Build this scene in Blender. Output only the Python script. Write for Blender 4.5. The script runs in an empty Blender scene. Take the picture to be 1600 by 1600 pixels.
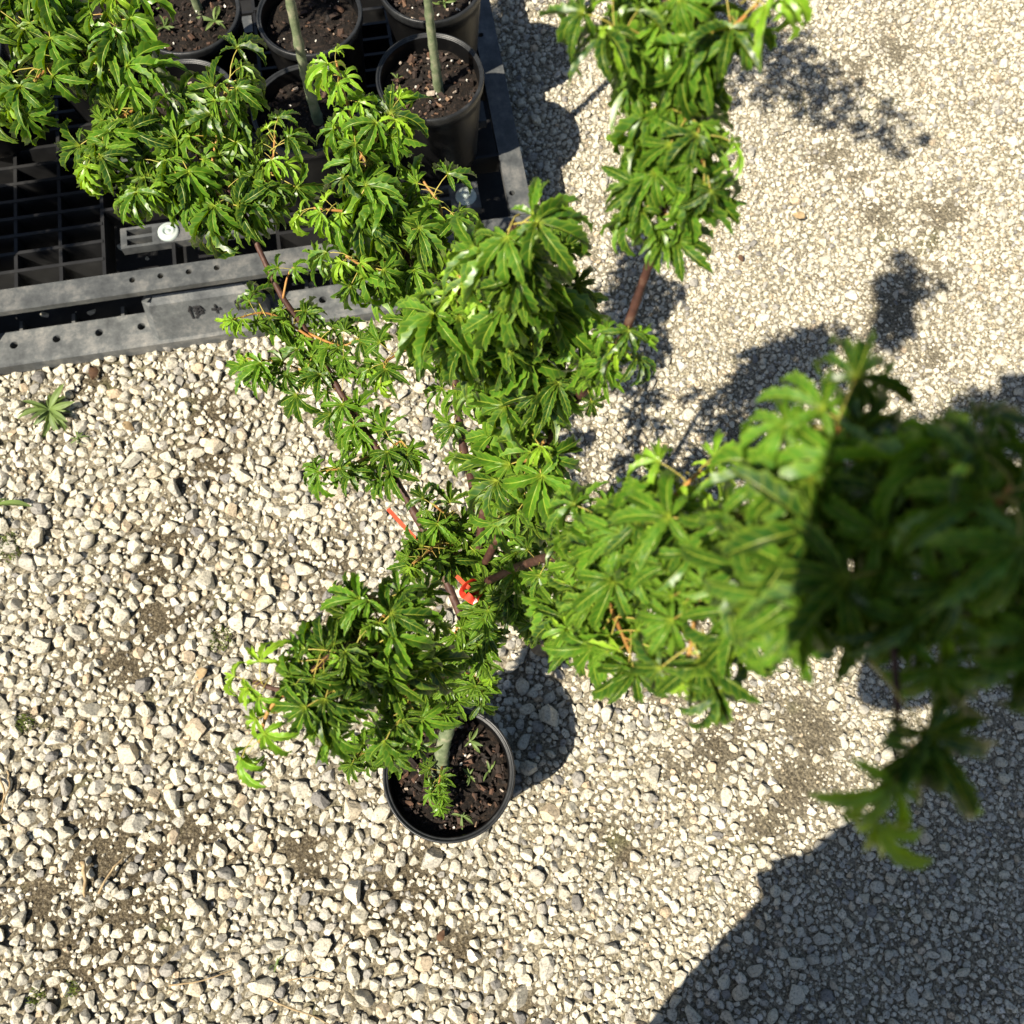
import bpy, math, random
import numpy as np
from mathutils import Vector, Matrix
from math import sin, cos, tan, pi, radians, atan2, sqrt

random.seed(7); rng = np.random.default_rng(7)
scn = bpy.context.scene
COL = scn.collection

# ------------------------------------------------------------------ camera
CAM_H, CAM_TILT, FPX = 1.6, radians(18), 1500.0        # metres, tilt from straight down, focal length in photo pixels (1600 wide)
cam_d = bpy.data.cameras.new('camera'); cam = bpy.data.objects.new('camera', cam_d); COL.objects.link(cam)
cam.location = (0, 0, CAM_H); cam.rotation_euler = (CAM_TILT, 0, 0)
cam_d.sensor_width = 36; cam_d.lens = 36 * FPX / 1600
cam_d.clip_start = 0.005; cam_d.clip_end = 200
cam_d.dof.use_dof = True; cam_d.dof.focus_distance = 1.12; cam_d.dof.aperture_fstop = 9.0
scn.camera = cam
scn.cycles.max_bounces = 5; scn.cycles.diffuse_bounces = 1; scn.cycles.glossy_bounces = 2; scn.cycles.transmission_bounces = 3; scn.cycles.transparent_max_bounces = 4
scn.render.resolution_x = scn.render.resolution_y = 1024

# ------------------------------------------------------------------ light
SUN_EL, SUN_AZ = radians(54), radians(39.5)            # elevation; heading in which shadows fall, from +X towards +Y
w = bpy.data.worlds.new('World'); scn.world = w; w.use_nodes = True
nt = w.node_tree; bg = nt.nodes['Background']
sky = nt.nodes.new('ShaderNodeTexSky'); sky.sky_type = 'NISHITA'; sky.sun_disc = False
sky.sun_elevation = SUN_EL; sky.sun_rotation = radians(230.5)
nt.links.new(sky.outputs[0], bg.inputs[0]); bg.inputs[1].default_value = 0.05
sl = bpy.data.lights.new('sun', 'SUN'); sl.energy = 5.0; sl.angle = radians(0.53); sl.color = (1, 0.92, 0.78)
so = bpy.data.objects.new('sun', sl); COL.objects.link(so); so.location = (-3, -3, 6)
LDIR = Vector((cos(SUN_AZ) * cos(SUN_EL), sin(SUN_AZ) * cos(SUN_EL), -sin(SUN_EL)))
so.rotation_euler = LDIR.to_track_quat('-Z', 'Y').to_euler()
SUNV = -LDIR
vs = scn.view_settings; vs.view_transform = 'Standard'; vs.look = 'None'; vs.gamma = 1; vs.exposure = 1.06; vs.use_curve_mapping = False

# ------------------------------------------------------------------ helpers
FW = np.array([0, sin(CAM_TILT), -cos(CAM_TILT)]); UP = np.array([0, cos(CAM_TILT), sin(CAM_TILT)]); RT = np.array([1., 0, 0])
ORG = np.array([0, 0, CAM_H])
def at(px, py, z):                                     # a point of the place, from where it shows in the photo and its height above ground
    r = FW + RT * (px - 800) / FPX + UP * (800 - py) / FPX
    p = ORG + r * ((z - CAM_H) / r[2]); return Vector(p)
def project(P):
    V = np.asarray(P) - ORG; d = V @ FW
    return 800 + FPX * (V @ RT) / d, 800 - FPX * (V @ UP) / d, d

def link(name, me, mat=None, parent=None):
    o = bpy.data.objects.new(name, me); COL.objects.link(o)
    if mat is not None and not me.materials:
        for m in (mat if isinstance(mat, (list, tuple)) else [mat]): me.materials.append(m)
    if parent: o.parent = parent
    return o
def tag(o, label, cat, group=None):
    o['label'] = label; o['category'] = cat
    if group: o['group'] = group
    return o
def empty(name, loc, rz=0):
    o = bpy.data.objects.new(name, None); COL.objects.link(o); o.empty_display_size = .05
    o.location = loc; o.rotation_euler = (0, 0, rz); return o
def mesh(name, V, F, smooth=False):
    me = bpy.data.meshes.new(name); me.from_pydata([tuple(v) for v in V], [], F)
    if smooth: me.polygons.foreach_set('use_smooth', np.ones(len(me.polygons), bool))
    me.update(); return me
def fast_mesh(name, V, F, smooth=True, mat_idx=None):   # F: (n,3) or (n,4) int array
    me = bpy.data.meshes.new(name); n, k = F.shape
    me.vertices.add(len(V)); me.vertices.foreach_set('co', np.ascontiguousarray(V, np.float32).ravel())
    me.loops.add(n * k); me.loops.foreach_set('vertex_index', np.ascontiguousarray(F, np.int32).ravel())
    me.polygons.add(n); me.polygons.foreach_set('loop_start', np.arange(0, n * k, k, dtype=np.int32))
    me.polygons.foreach_set('loop_total', np.full(n, k, np.int32))
    if mat_idx is not None: me.polygons.foreach_set('material_index', np.ascontiguousarray(mat_idx, np.int32))
    me.polygons.foreach_set('use_smooth', np.full(n, smooth, bool))
    me.update(calc_edges=True); return me
def fattr(me, name, vals):
    a = me.attributes.new(name, 'FLOAT', 'POINT'); a.data.foreach_set('value', np.ascontiguousarray(vals, np.float32))

class MB:                                              # collects shapes into one mesh
    def __init__(s): s.V = []; s.F = []
    def add(s, V, F):
        b = len(s.V); s.V += [tuple(v) for v in V]; s.F += [tuple(i + b for i in f) for f in F]; return s
    def box(s, x0, x1, y0, y1, z0, z1, b=0.0, top=None):
        tx0, tx1, ty0, ty1 = top or (x0, x1, y0, y1)
        if b <= 0:
            V = [(x0,y0,z0),(x1,y0,z0),(x1,y1,z0),(x0,y1,z0),(tx0,ty0,z1),(tx1,ty0,z1),(tx1,ty1,z1),(tx0,ty1,z1)]
            return s.add(V, [(3,2,1,0),(4,5,6,7),(0,1,5,4),(1,2,6,5),(2,3,7,6),(3,0,4,7)])
        def ring(a0, a1, c0, c1, z, i):
            return [(a0+i,c0,z),(a1-i,c0,z),(a1,c0+i,z),(a1,c1-i,z),(a1-i,c1,z),(a0+i,c1,z),(a0,c1-i,z),(a0,c0+i,z)]
        V = ring(x0+b,x1-b,y0+b,y1-b,z0,b) + ring(x0,x1,y0,y1,z0+b,b) + ring(tx0,tx1,ty0,ty1,z1-b,b) + ring(tx0+b,tx1-b,ty0+b,ty1-b,z1,b)
        F = [tuple(range(7,-1,-1)), tuple(range(24,32))]
        for r in range(3):
            for i in range(8): F.append((r*8+i, r*8+(i+1)%8, r*8+8+(i+1)%8, r*8+8+i))
        return s.add(V, F)
    def lathe(s, prof, n=48, closed=False):
        m = len(prof); V = []; F = []
        for (r, z) in prof:
            for i in range(n): a = 2*pi*i/n; V.append((r*cos(a), r*sin(a), z))
        for j in range(m - (0 if closed else 1)):
            for i in range(n):
                F.append((j*n+i, j*n+(i+1)%n, ((j+1)%m)*n+(i+1)%n, ((j+1)%m)*n+i))
        return s.add(V, F)
    def tube(s, P, R, n=7, cap=True):
        P = [Vector(p) for p in P]; V = []; F = []; m = len(P)
        x = None
        for i in range(m):
            t = (P[min(i+1,m-1)] - P[max(i-1,0)]).normalized()
            if x is None: x = t.orthogonal().normalized()
            else: x = (x - t * x.dot(t)).normalized()
            y = t.cross(x)
            for k in range(n): a = 2*pi*k/n; V.append(P[i] + (x*cos(a) + y*sin(a)) * R[i])
        for i in range(m-1):
            for k in range(n): F.append((i*n+k, i*n+(k+1)%n, (i+1)*n+(k+1)%n, (i+1)*n+k))
        if cap: F += [tuple(range(n-1,-1,-1)), tuple(range((m-1)*n, m*n))]
        return s.add(V, F)
    def build(s, name, mat, parent=None, smooth=False):
        return link(name, mesh(name, s.V, s.F, smooth), mat, parent)

def catmull(P, per=8):
    P = [Vector(p) for p in P]; Q = [P[0]*2 - P[1]] + P + [P[-1]*2 - P[-2]]; out = []
    for i in range(1, len(Q)-2):
        a, b, c, d = Q[i-1:i+3]
        for k in range(per):
            t = k/per
            out.append(0.5*((2*b) + (c-a)*t + (2*a-5*b+4*c-d)*t*t + (3*b-a-3*c+d)*t**3))
    out.append(P[-1].copy()); return out

# ------------------------------------------------------------------ materials
def mat(name):
    m = bpy.data.materials.new(name); m.use_nodes = True
    N = m.node_tree.nodes; L = m.node_tree.links; return m, N, L, N['Principled BSDF']
def rgb(c): return (c[0], c[1], c[2], 1)
def ramp(N, stops):
    r = N.new('ShaderNodeValToRGB'); e = r.color_ramp.elements
    while len(e) < len(stops): e.new(.5)
    for el, (p, c) in zip(e, stops): el.position = p; el.color = rgb(c)
    return r
def noise(N, L, scale, detail=4, rough=.6, coord='Object'):
    tc = N.new('ShaderNodeNewGeometry' if coord == 'Position' else 'ShaderNodeTexCoord'); n = N.new('ShaderNodeTexNoise')
    n.inputs['Scale'].default_value = scale; n.inputs['Detail'].default_value = detail; n.inputs['Roughness'].default_value = rough
    L.new(tc.outputs[coord], n.inputs['Vector']); return n
def bump(N, L, b, src, strength, dist):
    k = N.new('ShaderNodeBump'); k.inputs['Strength'].default_value = strength; k.inputs['Distance'].default_value = dist
    L.new(src, k.inputs['Height']); L.new(k.outputs[0], b.inputs['Normal']); return k
def noisy(name, stops, scale, rough=.8, bs=.3, bd=.002, detail=5, spec=.3):
    m, N, L, b = mat(name); n = noise(N, L, scale, detail); r = ramp(N, stops)
    L.new(n.outputs[0], r.inputs[0]); L.new(r.outputs[0], b.inputs['Base Color'])
    b.inputs['Roughness'].default_value = rough; b.inputs['Specular IOR Level'].default_value = spec
    if bs: bump(N, L, b, n.outputs[0], bs, bd)
    return m
def mix(N, L, a, b, fac, mode='MIX'):
    x = N.new('ShaderNodeMix'); x.data_type = 'RGBA'; x.blend_type = mode
    for s, v in ((6, a), (7, b), (0, fac)):
        if hasattr(v, 'is_linked') or hasattr(v, 'links'): L.new(v, x.inputs[s])
        else: x.inputs[s].default_value = v if s == 0 else rgb(v)
    return x.outputs[2]
def attr(N, name):
    a = N.new('ShaderNodeAttribute'); a.attribute_name = name; return a.outputs['Fac']
def math_(N, L, op, a, b=0.0):
    x = N.new('ShaderNodeMath'); x.operation = op
    for i, v in enumerate((a, b)):
        if hasattr(v, 'links'): L.new(v, x.inputs[i])
        else: x.inputs[i].default_value = v
    return x.outputs[0]

def stone_material(name, fine):
    m, N, L, b = mat(name)
    tone = attr(N, 'tone')
    r = ramp(N, [(0, (.10,.095,.09)), (.12, (.23,.22,.205)), (.3, (.40,.38,.33)), (.55, (.53,.495,.40)), (.8, (.62,.575,.455)), (.93, (.48,.38,.26)), (1, (.70,.66,.57))])
    L.new(tone, r.inputs[0])
    n1 = noise(N, L, 260, 2 if fine else 4, .78, 'Position'); r1 = ramp(N, [(.34, (.30,.29,.27)), (.47, (.88,.87,.86)), (.66, (1.18,1.16,1.10))]); L.new(n1.outputs[0], r1.inputs[0])
    c = mix(N, L, r.outputs[0], r1.outputs[0], .9, 'MULTIPLY')
    L.new(c, b.inputs['Base Color']); b.inputs['Roughness'].default_value = .75; b.inputs['Specular IOR Level'].default_value = .3
    if not fine: bump(N, L, b, n1.outputs[0], .8, .0022)
    return m
M_STONE = stone_material('stone', False); M_FINE = stone_material('small_stone', True)

def ground_material():
    m, N, L, b = mat('ground')
    tc = N.new('ShaderNodeTexCoord')
    g = noise(N, L, 240, 3, .8); fine = ramp(N, [(.3, (.10,.09,.062)), (.5, (.27,.245,.185)), (.68, (.47,.43,.345))]); L.new(g.outputs[0], fine.inputs[0])
    d = noise(N, L, 300, 3, .8); dirt = ramp(N, [(.3, (.026,.020,.013)), (.52, (.090,.074,.048)), (.72, (.26,.23,.175))]); L.new(d.outputs[0], dirt.inputs[0])
    c = mix(N, L, fine.outputs[0], dirt.outputs[0], attr(N, 'dirt'))
    mo = noise(N, L, 9, 2, .6); mr = ramp(N, [(.60, (0,0,0)), (.72, (1,1,1))]); L.new(mo.outputs[0], mr.inputs[0])
    f = math_(N, L, 'MULTIPLY', mr.outputs[0], .45)
    c = mix(N, L, c, (.09,.10,.035), f)
    v2 = N.new('ShaderNodeTexVoronoi'); v2.inputs['Scale'].default_value = 330; L.new(tc.outputs['Object'], v2.inputs['Vector'])
    gr = ramp(N, [(.0, (.35,.33,.3)), (.5, (.85,.83,.8)), (1, (1.7,1.65,1.5))]); L.new(v2.outputs['Color'], gr.inputs[0])
    c = mix(N, L, c, gr.outputs[0], .9, 'MULTIPLY')
    L.new(c, b.inputs['Base Color']); b.inputs['Roughness'].default_value = .95; b.inputs['Specular IOR Level'].default_value = .15
    v = N.new('ShaderNodeTexVoronoi'); v.inputs['Scale'].default_value = 170; L.new(tc.outputs['Object'], v.inputs['Vector'])
    h = math_(N, L, 'SUBTRACT', g.outputs[0], v.outputs['Distance'])
    bump(N, L, b, h, .8, .004); return m
M_GROUND = ground_material()

def leaf_material(name, dark, light, vein, edge, rough=.38):
    m, N, L, b = mat(name)
    oi = N.new('ShaderNodeObjectInfo')
    t = math_(N, L, 'FRACT', math_(N, L, 'ADD', attr(N, 'rnd'), oi.outputs['Random']))
    r = ramp(N, [(0, dark), (1, light)]); L.new(t, r.inputs[0])
    n = noise(N, L, 3.5, 1, .6); nr = ramp(N, [(.3, (.75,.75,.75)), (.7, (1.2,1.2,1.1))]); L.new(n.outputs[0], nr.inputs[0])
    c = mix(N, L, r.outputs[0], nr.outputs[0], 1.0, 'MULTIPLY')
    c = mix(N, L, c, edge, math_(N, L, 'MULTIPLY', math_(N, L, 'POWER', attr(N, 'edge'), 2.2), .6))  # pale rim: light on the curled-up leaf edges put into the colour
    fr = math_(N, L, 'ABSOLUTE', math_(N, L, 'SUBTRACT', math_(N, L, 'FRACT', attr(N, 'chev')), .5))
    sv = math_(N, L, 'POWER', math_(N, L, 'MULTIPLY', fr, 2.0), 5.0)
    c = mix(N, L, c, vein, math_(N, L, 'MULTIPLY', sv, .22))
    c = mix(N, L, c, vein, math_(N, L, 'MULTIPLY', attr(N, 'vein'), .7))
    bump(N, L, b, math_(N, L, 'ADD', sv, attr(N, 'vein')), -.5, .0012)
    L.new(c, b.inputs['Base Color']); b.inputs['Roughness'].default_value = rough; b.inputs['Specular IOR Level'].default_value = .5
    tr = N.new('ShaderNodeBsdfTranslucent'); hs = N.new('ShaderNodeHueSaturation')
    hs.inputs['Hue'].default_value = .485; hs.inputs['Saturation'].default_value = 1.15; hs.inputs['Value'].default_value = 1.9
    L.new(c, hs.inputs['Color']); L.new(hs.outputs[0], tr.inputs['Color'])
    ms = N.new('ShaderNodeMixShader'); ms.inputs[0].default_value = .20
    L.new(b.outputs[0], ms.inputs[1]); L.new(tr.outputs[0], ms.inputs[2])
    L.new(ms.outputs[0], N['Material Output'].inputs['Surface'])
    return m
M_LEAF = leaf_material('maple_leaf', (.009,.042,.005), (.080,.195,.014), (.40,.46,.05), (.22,.34,.03))
M_YOUNG = leaf_material('young_leaf', (.13,.29,.018), (.22,.38,.022), (.42,.50,.06), (.34,.44,.05))
M_WEED = leaf_material('weed_leaf', (.045,.095,.018), (.13,.20,.045), (.2,.26,.08), (.14,.2,.04), .6)
M_PETIOLE = noisy('petiole', [(.3, (.40,.22,.06)), (.6, (.36,.36,.07))], 60, .5, 0)
M_TRUNK = noisy('trunk_bark', [(.25, (.055,.075,.035)), (.48, (.13,.16,.085)), (.6, (.20,.21,.13)), (.78, (.33,.28,.20))], 55, .75, .6, .002)
M_BRANCH = noisy('branch_bark', [(.3, (.028,.013,.010)), (.55, (.065,.028,.019)), (.8, (.14,.09,.06))], 110, .6, .4, .001)
M_TWIG = noisy('young_twig', [(.3, (.30,.12,.035)), (.7, (.42,.24,.07))], 90, .5, .2, .0006)
M_POT = noisy('black_plastic', [(.35, (.0035,.0035,.0038)), (.6, (.006,.006,.0063)), (.8, (.016,.015,.014))], 14, .36, .1, .0006, 6, .2)
M_RIM = noisy('scuffed_plastic_rim', [(.35, (.010,.0105,.011)), (.6, (.022,.023,.024)), (.8, (.07,.07,.068))], 45, .40, .2, .0006, 6, .4)
M_SOIL = noisy('potting_soil', [(.35, (.004,.0028,.002)), (.55, (.012,.008,.0055)), (.75, (.045,.028,.018))], 170, .95, .9, .006)

def pallet_material(name='worn_plastic', k=1.0):
    m, N, L, b = mat(name); tc = N.new('ShaderNodeTexCoord')
    n = noise(N, L, 16, 7, .75); r = ramp(N, [(p, tuple(k*q for q in c)) for p, c in [(.32, (.024,.026,.028)), (.5, (.066,.070,.071)), (.64, (.135,.132,.125)), (.78, (.29,.245,.19))]]); L.new(n.outputs[0], r.inputs[0])
    mp = N.new('ShaderNodeMapping'); mp.inputs['Scale'].default_value = (14, 90, 40); L.new(tc.outputs['Object'], mp.inputs['Vector'])
    s = N.new('ShaderNodeTexNoise'); s.inputs['Scale'].default_value = 1; s.inputs['Detail'].default_value = 3; L.new(mp.outputs[0], s.inputs['Vector'])
    sr = ramp(N, [(.35, (.88,.88,.88)), (.65, (1.1,1.1,1.08))]); L.new(s.outputs[0], sr.inputs[0])
    c = mix(N, L, r.outputs[0], sr.outputs[0], .9, 'MULTIPLY')
    L.new(c, b.inputs['Base Color']); b.inputs['Roughness'].default_value = .5; b.inputs['Specular IOR Level'].default_value = .45
    bump(N, L, b, s.outputs[0], .15, .001); return m
M_PALLET = pallet_material(); M_RUNNER = pallet_material('dusty_runner_plastic', 1.45)
M_DECKRIB = noisy('black_deck_plastic', [(.35, (.008,.008,.0085)), (.6, (.017,.017,.0175)), (.8, (.05,.048,.044))], 16, .5, 0)
M_DARKMARK = noisy('dark_plastic_mark', [(.3, (.012,.012,.013)), (.7, (.028,.028,.03))], 80, .6, 0)
M_GROMMET = noisy('pale_rubber', [(.3, (.26,.33,.31)), (.7, (.45,.48,.44))], 60, .5, .2, .0006)
def red_mat():
    m, N, L, b = mat('red_ribbon'); n = noise(N, L, 40, 2); r = ramp(N, [(.35, (.52,.012,.010)), (.65, (.72,.06,.02))])
    L.new(n.outputs[0], r.inputs[0]); L.new(r.outputs[0], b.inputs['Base Color']); b.inputs['Roughness'].default_value = .35
    return m
M_RED = red_mat()
M_ORANGE = noisy('orange_ribbon', [(.3, (.48,.05,.025)), (.7, (.62,.11,.05))], 60, .5, 0)
def chip_mat():
    m, N, L, b = mat('bark_chip'); r = ramp(N, [(0, (.008,.005,.003)), (.55, (.030,.016,.010)), (.75, (.11,.055,.030)), (.92, (.27,.17,.10)), (1, (.7,.66,.58))])
    L.new(attr(N, 'tone'), r.inputs[0]); n = noise(N, L, 220, 4, .7); nr = ramp(N, [(.3, (.5,.5,.5)), (.7, (1.2,1.2,1.2))]); L.new(n.outputs[0], nr.inputs[0])
    L.new(mix(N, L, r.outputs[0], nr.outputs[0], 1., 'MULTIPLY'), b.inputs['Base Color']); b.inputs['Roughness'].default_value = .85
    bump(N, L, b, n.outputs[0], .4, .001); return m
M_CHIP = chip_mat()
M_STRAW = noisy('dry_straw', [(.3, (.20,.13,.065)), (.7, (.42,.32,.18))], 90, .8, .2, .0005)
M_DEADLEAF = noisy('dead_leaf', [(.3, (.05,.026,.014)), (.7, (.13,.07,.036))], 60, .8, .4, .001)
M_MOSS = noisy('moss', [(.3, (.06,.09,.012)), (.7, (.19,.24,.04))], 120, .9, .3, .001)

# ------------------------------------------------------------------ value noise (numpy) for layout
def vnoise(x, y, scale, seed):
    r = np.random.default_rng(seed); T = r.random((64, 64))
    u = np.asarray(x) * scale + 31.7; v = np.asarray(y) * scale + 17.3
    i = np.floor(u).astype(int); j = np.floor(v).astype(int); fu = u - i; fv = v - j
    fu = fu*fu*(3-2*fu); fv = fv*fv*(3-2*fv)
    g = lambda a, b: T[a % 64, b % 64]
    return (g(i,j)*(1-fu) + g(i+1,j)*fu)*(1-fv) + (g(i,j+1)*(1-fu) + g(i+1,j+1)*fu)*fv

BARE = [(325,640,45),(330,720,40),(250,840,40),(240,900,30),(1335,110,45),(1290,250,45),(1340,275,35),(1390,490,60),(1230,1230,55),(1200,1290,45),
        (170,1340,60),(200,1440,55),(120,1500,50),(60,1400,40),(640,1390,45),(600,1440,35),(1370,330,40),(1130,1170,50),(1260,1130,50),(1450,560,40),
        (240,960,25),(200,1040,28),(150,590,30),(1180,700,40),(1400,80,35),(980,1330,28),(720,1480,30),(300,1300,30),(1040,1060,40),(480,1330,25),(1480,330,45)]
BAREW = [(at(a, b, 0), r * (1.35e-3 if a < 700 else 1.1e-3)) for a, b, r in BARE]
def bare(x, y):
    x = np.asarray(x, float); y = np.asarray(y, float); s = np.zeros_like(x)
    for p, r in BAREW: s = np.maximum(s, np.exp(-((x-p.x)**2 + (y-p.y)**2) / (r*r) * .9))
    n = vnoise(x, y, 9, 3) * .6 + vnoise(x, y, 23, 4) * .4
    return np.clip(s * (.6 + .8*n) + np.clip((n - .62) * 2.2, 0, .7), 0, 1)
def rightness(x, y):                                   # 0 loose coarse gravel (left, front), 1 fine compacted gravel (right, back)
    d = (np.asarray(x) - .05) * .9 + (np.asarray(y) - .45) * .35 + (vnoise(x, y, 3, 8) - .5) * .3
    return np.clip(.5 + d * 1.1, 0, 1)

# ------------------------------------------------------------------ ground
def ground_z(x, y):
    return (vnoise(x, y, 5, 11) - .5) * .010 + (vnoise(x, y, 18, 12) - .5) * .006 + (vnoise(x, y, 60, 13) - .5) * .003
gx = np.concatenate([[-30, -12, -6], np.arange(-3, 3.001, .03), [6, 12, 30]]); gy = np.concatenate([[-30, -12, -6], np.arange(-2.6, 3.401, .03), [6, 12, 30]])
GX, GY = np.meshgrid(gx, gy); core = (np.abs(GX) < 3.01) & (GY > -2.61) & (GY < 3.41)
GZ = np.where(core, ground_z(GX, GY), 0)
nx, ny = len(gx), len(gy); idx = np.arange(nx*ny).reshape(ny, nx)
GF = np.stack([idx[:-1,:-1], idx[:-1,1:], idx[1:,1:], idx[1:,:-1]], -1).reshape(-1, 4)
gme = fast_mesh('ground', np.stack([GX, GY, GZ], -1).reshape(-1, 3), GF)
fattr(gme, 'dirt', np.where(core.ravel(), 1, 0) * np.clip(bare(GX, GY).ravel() * 1.1 * (1 - .45*rightness(GX, GY).ravel()) + .42 * (1 - rightness(GX, GY).ravel()), 0, 1))
ground = link('ground', gme, M_GROUND); ground['kind'] = 'structure'

# ------------------------------------------------------------------ gravel
def icosphere(sub):
    import bmesh
    bm = bmesh.new(); bmesh.ops.create_icosphere(bm, subdivisions=sub, radius=1)
    V = np.array([v.co[:] for v in bm.verts]); F = np.array([[v.index for v in f.verts] for f in bm.faces]); bm.free(); return V, F
ICO = {s: icosphere(s) for s in (1, 2, 3)}
def stone_shape(sub, seed):
    r = np.random.default_rng(seed); V, F = ICO[sub]; P = V.copy()
    for _ in range(13):
        n = r.normal(size=3); n /= np.linalg.norm(n); h = r.uniform(.45, .85)
        d = P @ n; over = d > h; P[over] -= np.outer((d[over] - h), n)
    P += V * (r.normal(size=(len(V), 1)) * (.03 if sub == 1 else .018 if sub == 2 else .012))
    P *= np.array([1, r.uniform(.68, .95), r.uniform(.5, .8)])
    return P / np.abs(P[:, :2]).max(), F
SHP = {2: [stone_shape(2, 50+i) for i in range(28)], 1: [stone_shape(1, 150+i) for i in range(12)], 3: [stone_shape(3, 250+i) for i in range(40)]}

def scatter(x0, x1, y0, y1, sizes, keep_out=None):
    """dart throwing, biggest first; sizes: list of (r_lo, r_hi, tries, overlap)"""
    cell = .03; gw = int((x1-x0)/cell)+3; gh = int((y1-y0)/cell)+3
    grid = [[] for _ in range(gw*gh)]; out = []
    for lo, hi, tries, ov in sizes:
        X = rng.uniform(x0, x1, tries); Y = rng.uniform(y0, y1, tries)
        RR = lo + (hi-lo) * rng.random(tries)**1.6
        Rt = rightness(X, Y); Ba = bare(X, Y); U = rng.random(tries)
        RR = RR * (1.12 - .40*Rt)
        ok = U > Ba * (1.05 if lo > .004 else .8)
        if keep_out is not None: ok &= ~keep_out(X, Y)
        for k in np.nonzero(ok)[0]:
            x, y, r = X[k], Y[k], RR[k]; ci = int((x-x0)/cell)+1; cj = int((y-y0)/cell)+1; bad = False
            for jj in (cj-1, cj, cj+1):
                for ii in (ci-1, ci, ci+1):
                    for (a, b, c) in grid[jj*gw+ii] if 0 <= jj < gh and 0 <= ii < gw else ():
                        if (a-x)**2 + (b-y)**2 < ((c+r)*ov)**2: bad = True; break
                    if bad: break
                if bad: break
            if not bad: grid[cj*gw+ci].append((x, y, r)); out.append((x, y, r))
    return np.array(out)
CORE = (-1.3, 1.3, -.45, 1.9)
in_core = lambda X, Y: (X > CORE[0]) & (X < CORE[1]) & (Y > CORE[2]) & (Y < CORE[3])
ST = scatter(*CORE, [(.0135,.020,1600,.78), (.0088,.0130,40000,.66), (.0058,.0088,90000,.62), (.0030,.0055,125000,.68)])
def tones(n):
    t = np.clip(rng.normal(.58, .15, n), .2, .86); u = rng.random(n)
    t[u < .05] = rng.uniform(.08, .22, (u < .05).sum()); t[(u > .05) & (u < .085)] = rng.uniform(.9, .95, ((u > .05) & (u < .085)).sum()); t[u > .965] = .99
    return t
def rotz_tilt(n):
    a = rng.uniform(0, 2*pi, n); b = rng.normal(0, .42, n); c = rng.normal(0, .42, n)
    ca, sa, cb, sb, cc, sc = np.cos(a), np.sin(a), np.cos(b), np.sin(b), np.cos(c), np.sin(c); z = np.zeros(n); o = np.ones(n)
    Rz = np.array([[ca,-sa,z],[sa,ca,z],[z,z,o]]).transpose(2,0,1); Rx = np.array([[o,z,z],[z,cb,-sb],[z,sb,cb]]).transpose(2,0,1); Ry = np.array([[cc,z,sc],[z,o,z],[-sc,z,cc]]).transpose(2,0,1)
    return Rz @ Rx @ Ry
def joined_stones(S, sub, name, parent, m=None, smooth=True):
    n = len(S); sh = rng.integers(0, len(SHP[sub]), n); R = rotz_tilt(n); T = tones(n)
    Zo = ground_z(S[:,0], S[:,1]) + S[:,2] * rng.uniform(-.12, .45, n) * (1 - .55*rightness(S[:,0], S[:,1]))
    VV = []; FF = []; TT = []; base = 0
    for k in range(len(SHP[sub])):
        w_ = np.nonzero(sh == k)[0]; P, F = SHP[sub][k]
        if not len(w_): continue
        Q = np.einsum('nij,vj->nvi', R[w_], P) * S[w_, 2][:, None, None]
        Q[:, :, 0] += S[w_, 0][:, None]; Q[:, :, 1] += S[w_, 1][:, None]; Q[:, :, 2] += Zo[w_][:, None]
        nv = len(P); VV.append(Q.reshape(-1, 3)); FF.append((F[None] + (base + np.arange(len(w_)) * nv)[:, None, None]).reshape(-1, 3))
        TT.append(np.repeat(T[w_], nv)); base += len(w_) * nv
    me = fast_mesh(name, np.concatenate(VV), np.concatenate(FF), smooth); fattr(me, 'tone', np.concatenate(TT)); print(name, n, len(me.polygons))
    o = link(name, me, m or M_FINE, parent); o['kind'] = 'stuff'; return o
# the 300 stones that show largest are objects of their own
px, py, dd = project(np.c_[ST[:,0], ST[:,1], np.zeros(len(ST))])
inside = (px > 0) & (px < 1600) & (py > 0) & (py < 1600) & ~((px < 830) & (py < 540 - .12*px))
score = np.where(inside, ST[:,2] / dd, 0); order = np.argsort(-score); big = order[:300]; rest = np.ones(len(ST), bool); rest[big] = False
svar = []
for i, (P, F) in enumerate(SHP[3][:40]):
    me = fast_mesh('stone', P, F, False); fattr(me, 'tone', np.full(len(P), tones(1)[0])); me.materials.append(M_STONE); svar.append(me)
RB = rotz_tilt(300)
for q, k in enumerate(big):
    o = bpy.data.objects.new('stone', svar[q % 40]); COL.objects.link(o); o.parent = ground
    r = ST[k, 2]; z = float(ground_z(ST[k,0], ST[k,1])) + r * random.uniform(.2, .5) * (1 - .4*float(rightness(ST[k,0], ST[k,1])))
    o.matrix_local = Matrix.Translation((ST[k,0], ST[k,1], z)) @ Matrix(RB[q].tolist()).to_4x4() @ Matrix.Scale(r, 4)
S1 = ST[rest]
bigm = S1[:, 2] > .0090
joined_stones(S1[bigm], 2, 'coarse_gravel', ground, M_STONE, False)
joined_stones(S1[~bigm], 1, 'fine_gravel', ground, None, False)
OUT = scatter(-2.9, 2.9, -2.4, 3.2, [(.012,.02,16000,.80), (.008,.012,16000,.78)], in_core)
SHP[0] = [(lambda V, F: (V * np.array([1, .8, .6]) * (1 + .15*np.random.default_rng(400+i).normal(size=(len(V), 1))), F))(*ICO[1]) for i in range(8)]
joined_stones(OUT, 0, 'outer_gravel', ground)

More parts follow.
